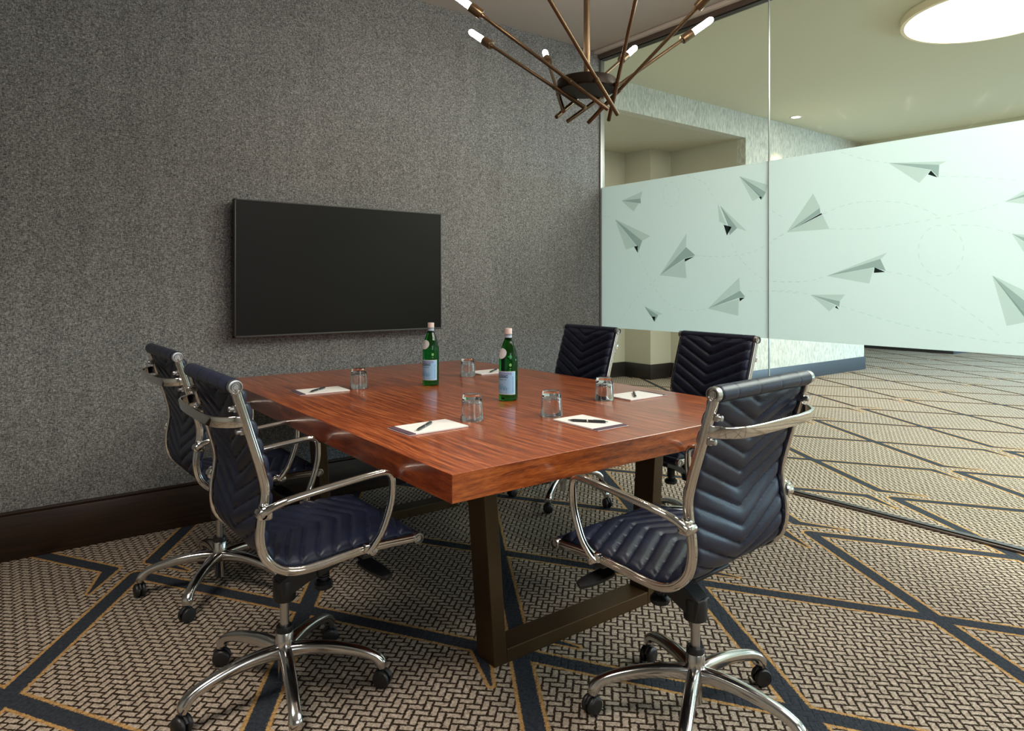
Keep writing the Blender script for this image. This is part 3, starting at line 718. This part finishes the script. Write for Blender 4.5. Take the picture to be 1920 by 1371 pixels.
def make_bottle():
    t = thing('water_bottle', '', 'bottle')
    R = .0405
    pr = [(0, .002), (.030, 0), (.036, .001), (.0395, .005), (R, .012), (R, .168), (.0400, .180), (.0375, .196), (.0330, .214), (.0270, .232), (.0205, .250), (.0160, .262), (.0143, .272), (.0140, .289), (0, .289)]
    MB().lathe(pr, 48, cap=False).build('bottle_body', M['bottle'], t, ang=50)
    nl = MB().lathe([(.0150, .2565), (.0154, .257), (.0150, .2805), (.0144, .281)], 32, cap=False).build('neck_label', M['label_neck'], t)
    MB().lathe([(.0152, .2775), (.01525, .279)], 32, cap=False).build('neck_stripe', M['label_navy'], nl)
    nl['label'] = 'pale blue label around the neck'
    MB().lathe([(.0150, .2820), (.0164, .2826), (.0164, .2855), (.0156, .2862), (.0158, .3035), (.0150, .3058), (0, .3062)], 32, cap=False).build('screw_cap', M['cap'], t)
    # main label : local angle 0 is the label centre (+x)
    def curved(a0, a1, z0, z1, r, n=24):
        mb = MB(); vs = []; fs = []
        for i in range(n + 1):
            a = a0 + (a1 - a0) * i / n
            vs += [(r * math.cos(a), r * math.sin(a), z0), (r * math.cos(a), r * math.sin(a), z1)]
        for i in range(n): fs.append((2 * i, 2 * i + 2, 2 * i + 3, 2 * i + 1))
        mb.add(vs, fs); return mb
    A = 1.72
    lab = curved(-A, A, .028, .126, R + .0003, 48).build('front_label', M['label_white'], t, fixn=False)
    curved(-A + .045, A - .045, .0302, .1238, R + .00045, 48).build('label_panel', M['label_blue'], lab, fixn=False)
    curved(-A + .10, A - .45, .112, .121, R + .0006, 48).build('label_heading', M['label_violet'], lab, fixn=False)
    def wrap(vs, fs, zc, ac, r, mb):
        mb.add([(r * math.cos(ac + v.x / r), r * math.sin(ac + v.x / r), zc + v.y) for v in vs], fs)
    mb = MB(); vs, fs = text_mesh('S.PELLEGRINO', .0185); wx = .0735 / (max(v.x for v in vs) - min(v.x for v in vs)); vs = [Vector((v.x * wx, v.y, 0)) for v in vs]; wrap(vs, fs, .1035, 0, R + .0008, mb)
    mb.build('label_lettering', M['label_navy'], lab, smooth=False, fixn=False)
    mb = MB(); vs, fs = text_mesh('SPARKLING NATURAL MINERAL WATER', .0034); wrap(vs, fs, .0905, 0, R + .0008, mb)
    mb.build('label_lettering', M['label_navy'], lab, smooth=False, fixn=False)
    mb = MB()                              # blue engraving: arches over a base
    for (cx_, cz_, w_, h_) in ((-.022, .046, .013, .012), (-.006, .047, .014, .017), (.010, .047, .014, .016), (.025, .046, .012, .012)):
        for r_ in (1.0, .62):
            vs = [Vector((cx_ + w_ * r_ * .5 * math.cos(q), h_ * r_ * math.sin(q) * 1.5, 0)) for q in [PI * i / 12 for i in range(13)]]
            for a_, b_ in zip(vs[:-1], vs[1:]):
                n_ = (b_ - a_).normalized(); n_ = Vector((-n_.y, n_.x, 0)) * .0007
                wrap([a_ + n_, a_ - n_, b_ - n_, b_ + n_], [(0, 1, 2, 3)], cz_, 0, R + .0008, mb)
    wrap([Vector((-.028, 0, 0)), Vector((0, 0, 0)), Vector((.03, 0, 0)), Vector((.03, .008, 0)), Vector((0, .009, 0)), Vector((-.028, .008, 0))], [(0, 1, 4, 5), (1, 2, 3, 4)], .0325, 0, R + .0008, mb)
    mb.build('label_engraving', M['label_mid'], lab, smooth=False, fixn=False)
    mb = MB(); vs = [Vector((.0022 * (1 if i % 2 == 0 else .42) * math.sin(PI * i / 5), .0022 * (1 if i % 2 == 0 else .42) * math.cos(PI * i / 5), 0)) for i in range(10)] + [Vector((0, 0, 0))]
    wrap(vs, [(10, i, (i + 1) % 10) for i in range(10)], .054, .036 / R, R + .0009, mb); mb.build('label_star', M['label_red'], lab, smooth=False, fixn=False)
    mb = MB(); vs, fs = text_mesh('PRODUCT OF ITALY  750 ML', .0052); vs = [Vector((-v.y, v.x, 0)) for v in vs]; wrap(vs, fs, .072, 1.42, R + .0008, mb)
    mb.build('label_lettering', M['label_grey'], lab, smooth=False, fixn=False)
    # oval shoulder label
    mb = MB(); vs = []; n = 28
    def rz(z):
        for (ra, za), (rb, zb) in zip(pr[4:-1], pr[5:]):
            if za <= z <= zb: return ra + (rb - ra) * (z - za) / (zb - za)
        return R
    for k in (1.0, .5):
        for i in range(n):
            q = 2 * PI * i / n; z = .200 + .0225 * k * math.sin(q); a = .80 * k * math.cos(q) * .0405 / rz(z) * .8; r = rz(z) + .0007
            vs.append((r * math.cos(a), r * math.sin(a), z))
    r = rz(.2) + .0007; vs.append((r, 0, .2))
    fs = [(i, (i + 1) % n, n + (i + 1) % n, n + i) for i in range(n)] + [(n + i, n + (i + 1) % n, 2 * n) for i in range(n)]
    mb.add(vs, fs); mb.build('shoulder_label', M['label_white'], t, fixn=False)
    mb = MB()
    for (ca_, cz, rx, rz_) in ((1.14, .153, .0058, .0068), (1.14, .1385, .0036, .0012)):
        vs = [Vector((rx * math.cos(q), rz_ * math.sin(q), 0)) for q in [2 * PI * i / 16 for i in range(16)]] + [Vector((0, 0, 0))]
        wrap(vs, [(16, i, (i + 1) % 16) for i in range(16)], cz, ca_, R + .0006, mb)
    mb.build('glass_emblem', M['leaf'], t, smooth=False, fixn=False)
    return t
bt0 = make_bottle()
cam_dir = lambda x, y: math.atan2(-y, -x)
for i, (x, y, lab) in enumerate([(1.710, 2.904, 'green mineral water bottle standing in front of the television\'s lower corner'),
                                 (1.751, 2.325, 'green mineral water bottle at the table centre, with only grey fabric wall behind it')]):
    b = bt0 if i == 0 else copy_tree(bt0)
    b.location = (x, y, TZ + .0005); b.rotation_euler = (0, 0, cam_dir(x, y) - .93); b['label'] = lab; b['group'] = 'green bottles on the table'
    if i == 0:
        for ch in list(b.children):
            pass

# notepads with pens
def make_pad():
    t = thing('notepad', '', 'notepad')
    MB().bbox(-.075, .075, -.0025, .232, 0, .0022, .0006, 1).build('backing_board', M['padbase'], t)
    MB().bbox(-.073, .073, .024, .230, .0022, .0056, .0004, 1).build('paper_sheets', M['paper'], t)
    MB().bbox(-.072, .072, .001, .0245, .0022, .0048, .0005, 1).build('printed_strip', M['padstrip'], t)
    return t
pd0 = make_pad()
# x, y of the strip end centre, direction (rad) from strip end to far end
PADS = [(1.085, 3.045, 0.0 + math.radians(-2), 'white notepad with a pen below the television, beside a single upturned glass'),
        (1.073, 2.032, math.radians(1), 'white notepad with a diagonal pen in front of the chair away from the television'),
        (1.683, 1.640, math.radians(90), 'white notepad with a pen lying lengthwise, in front of the chair seen from behind'),
        (2.376, 2.062, math.radians(180), 'white notepad with an end-on pen, in front of the chair by the glass joint'),
        (2.345, 3.125, math.radians(180), 'white notepad with a pen, partly hidden behind the bottle at the table centre')]
for i, (x, y, a, lab) in enumerate(PADS):
    p = pd0 if i == 0 else copy_tree(pd0)
    p.location = (x, y, TZ + .0003); p.rotation_euler = (0, 0, a - PI / 2); p['label'] = lab; p['group'] = 'notepads on the table'
def make_pen():
    t = thing('ballpoint_pen', '', 'pen'); R_ = Matrix.Rotation(PI / 2, 3, 'Y')
    MB().lathe([(0, -.070), (.0012, -.070), (.0018, -.064), (.0042, -.054), (.0048, -.046), (.0048, .058), (.0040, .064), (0, .0645)], 18, (0, 0, .0049), R_, cap=False).build('barrel', M['pen'], t)
    MB().lathe([(.0050, -.002), (.0051, .001), (.0050, .003)], 18, (0, 0, .0049), R_, cap=False).build('ring', M['pensilver'], t)
    c = MB(); c.bbox(.020, .060, -.0013, .0013, .0100, .0110, .0003, 1); c.bbox(.056, .061, -.0013, .0013, .0085, .0105, .0003, 1)
    c.build('clip', M['pensilver'], t)
    MB().lathe([(0, .0645), (.0022, .0645), (.0022, .072), (0, .0725)], 12, (0, 0, .0049), R_, cap=False).build('push_button', M['pensilver'], t)
    return t
pn0 = make_pen()
PENS = [((1.120, 2.977), (1.250, 3.085), 'dark pen on the notepad below the television'), ((1.108, 1.978), (1.225, 2.072), 'dark diagonal pen on the notepad of the chair away from the television'),
        ((1.621, 1.812), (1.717, 1.691), 'dark pen on the notepad in front of the chair seen from behind'), ((2.298, 2.112), (2.200, 2.010), 'dark pen seen end-on, on the notepad by the glass joint'),
        ((2.176, 3.062), (2.290, 3.150), 'dark pen on the notepad partly hidden by the central green bottle')]
for i, (a, c, lab) in enumerate(PENS):
    p = pn0 if i == 0 else copy_tree(pn0)
    p.location = ((a[0] + c[0]) / 2, (a[1] + c[1]) / 2, TZ + .0061); p.rotation_euler = (0, 0, math.atan2(c[1] - a[1], c[0] - a[0])); p['label'] = lab; p['group'] = 'pens on the notepads'

# ------------------------------------------------------------------ chandelier
CX, CY, CZ_ = 2.155, 2.266, 2.141
ch = thing('branching_chandelier', 'brass rod chandelier with eight upturned lit bulbs hanging above the table', 'chandelier', (CX, CY, CZ_))
MB().lathe([(0, -.004), (.128, -.004), (.135, .001), (.135, .040), (.131, .046), (0, .046)], 56, cap=False).build('hub_disc', M['darkbrass'], ch)
st = MB(); st.cyl((0, 0, .045), (0, 0, CZ - CZ_ - .03), .0145, n=24)
st.build('drop_rod', M['brass'], ch)
MB().lathe([(0, CZ - CZ_ - .001), (.065, CZ - CZ_ - .001), (.065, CZ - CZ_ - .022), (.02, CZ - CZ_ - .034), (0, CZ - CZ_ - .034)], 40, cap=False).build('ceiling_canopy', M['brass'], ch)
r_, el, tw, L1, L2, ph0 = -.147, .624, 2.212, .473, .200, .349
for k in range(8):
    az = ph0 + k * PI / 4
    er = Vector((math.cos(az), math.sin(az), 0)); et = Vector((-math.sin(az), math.cos(az), 0))
    P = er * r_; d = (er * math.cos(tw) + et * math.sin(tw)) * math.cos(el) + Vector((0, 0, math.sin(el)))
    a = MB(); a.cyl(P - d * L2, P + d * .012, .0098, n=18, bev=.0015); a.cyl(P + d * .010, P + d * (L1 + .002), .0083, n=18)
    a.cyl(P + d * .002, P + d * .016, .0108, n=18, bev=.001)
    arm_o = a.build('rod_arm', M['brass'], ch)
    j = MB(); inw = -P.normalized()
    j.cyl(P + Vector((0, 0, .004)), P + inw * .030 + Vector((0, 0, .012)), .0065, n=12); j.build('pivot', M['darkbrass'], arm_o)
    s = MB(); Mq = d.to_track_quat('Z', 'Y').to_matrix()
    s.lathe([(0, 0), (.0075, 0), (.0095, .004), (.011, .012), (.020, .014), (.0215, .017), (.0215, .074), (.019, .075), (.019, .066), (0, .066)], 26, P + d * L1, Mq, cap=False)
    s.build('lamp_socket', M['brass'], arm_o)
    bu = MB(); bu.lathe([(.012, 0), (.0145, .004), (.0150, .012), (.0150, .108), (.0135, .118), (.009, .126), (.003, .130), (0, .1302)], 22, P + d * (L1 + .070), Mq, cap=False)
    bu.build('tubular_bulb', M['bulb'], arm_o)

# ------------------------------------------------------------------ lights
def area(name, loc, rot, sx, sy, power, col=(1, 1, 1), shape='RECTANGLE', spread=None):
    l = bpy.data.lights.new(name, 'AREA'); l.shape = shape; l.size = sx; l.size_y = sy; l.energy = power; l.color = col
    if spread: l.spread = math.radians(spread)
    o = bpy.data.objects.new(name, l); COL.objects.link(o); o.location = loc; o.rotation_euler = rot; return o
LIGHTS()

# ------------------------------------------------------------------ camera
cam = bpy.data.cameras.new('camera'); co = bpy.data.objects.new('camera', cam); COL.objects.link(co)
FPX = 1275.9; TH = math.radians(52.711)
co.location = (0, 0, 1.25); co.rotation_euler = (PI / 2, 0, TH - PI / 2)
cam.sensor_fit = 'HORIZONTAL'; cam.sensor_width = 36; cam.lens = 36 * FPX / 1920
cam.shift_y = (535.2 - 1371 / 2) / 1920
cam.clip_start = .02
SC.camera = co
w = bpy.data.worlds.new('world'); SC.world = w; w.use_nodes = True
w.node_tree.nodes['Background'].inputs[0].default_value = (.6, .7, .85, 1); w.node_tree.nodes['Background'].inputs[1].default_value = .3
vs = SC.view_settings; vs.view_transform = 'Standard'; vs.look = 'None'; vs.gamma = 1; vs.use_curve_mapping = False
vs.exposure = EXPOSURE
c = SC.cycles; c.max_bounces = 10; c.diffuse_bounces = 3; c.glossy_bounces = 4; c.transmission_bounces = 8; c.transparent_max_bounces = 16
c.caustics_reflective = False; c.caustics_refractive = False; c.sample_clamp_indirect = 6; c.use_denoising = True
c.use_adaptive_sampling = True; c.adaptive_threshold = .015
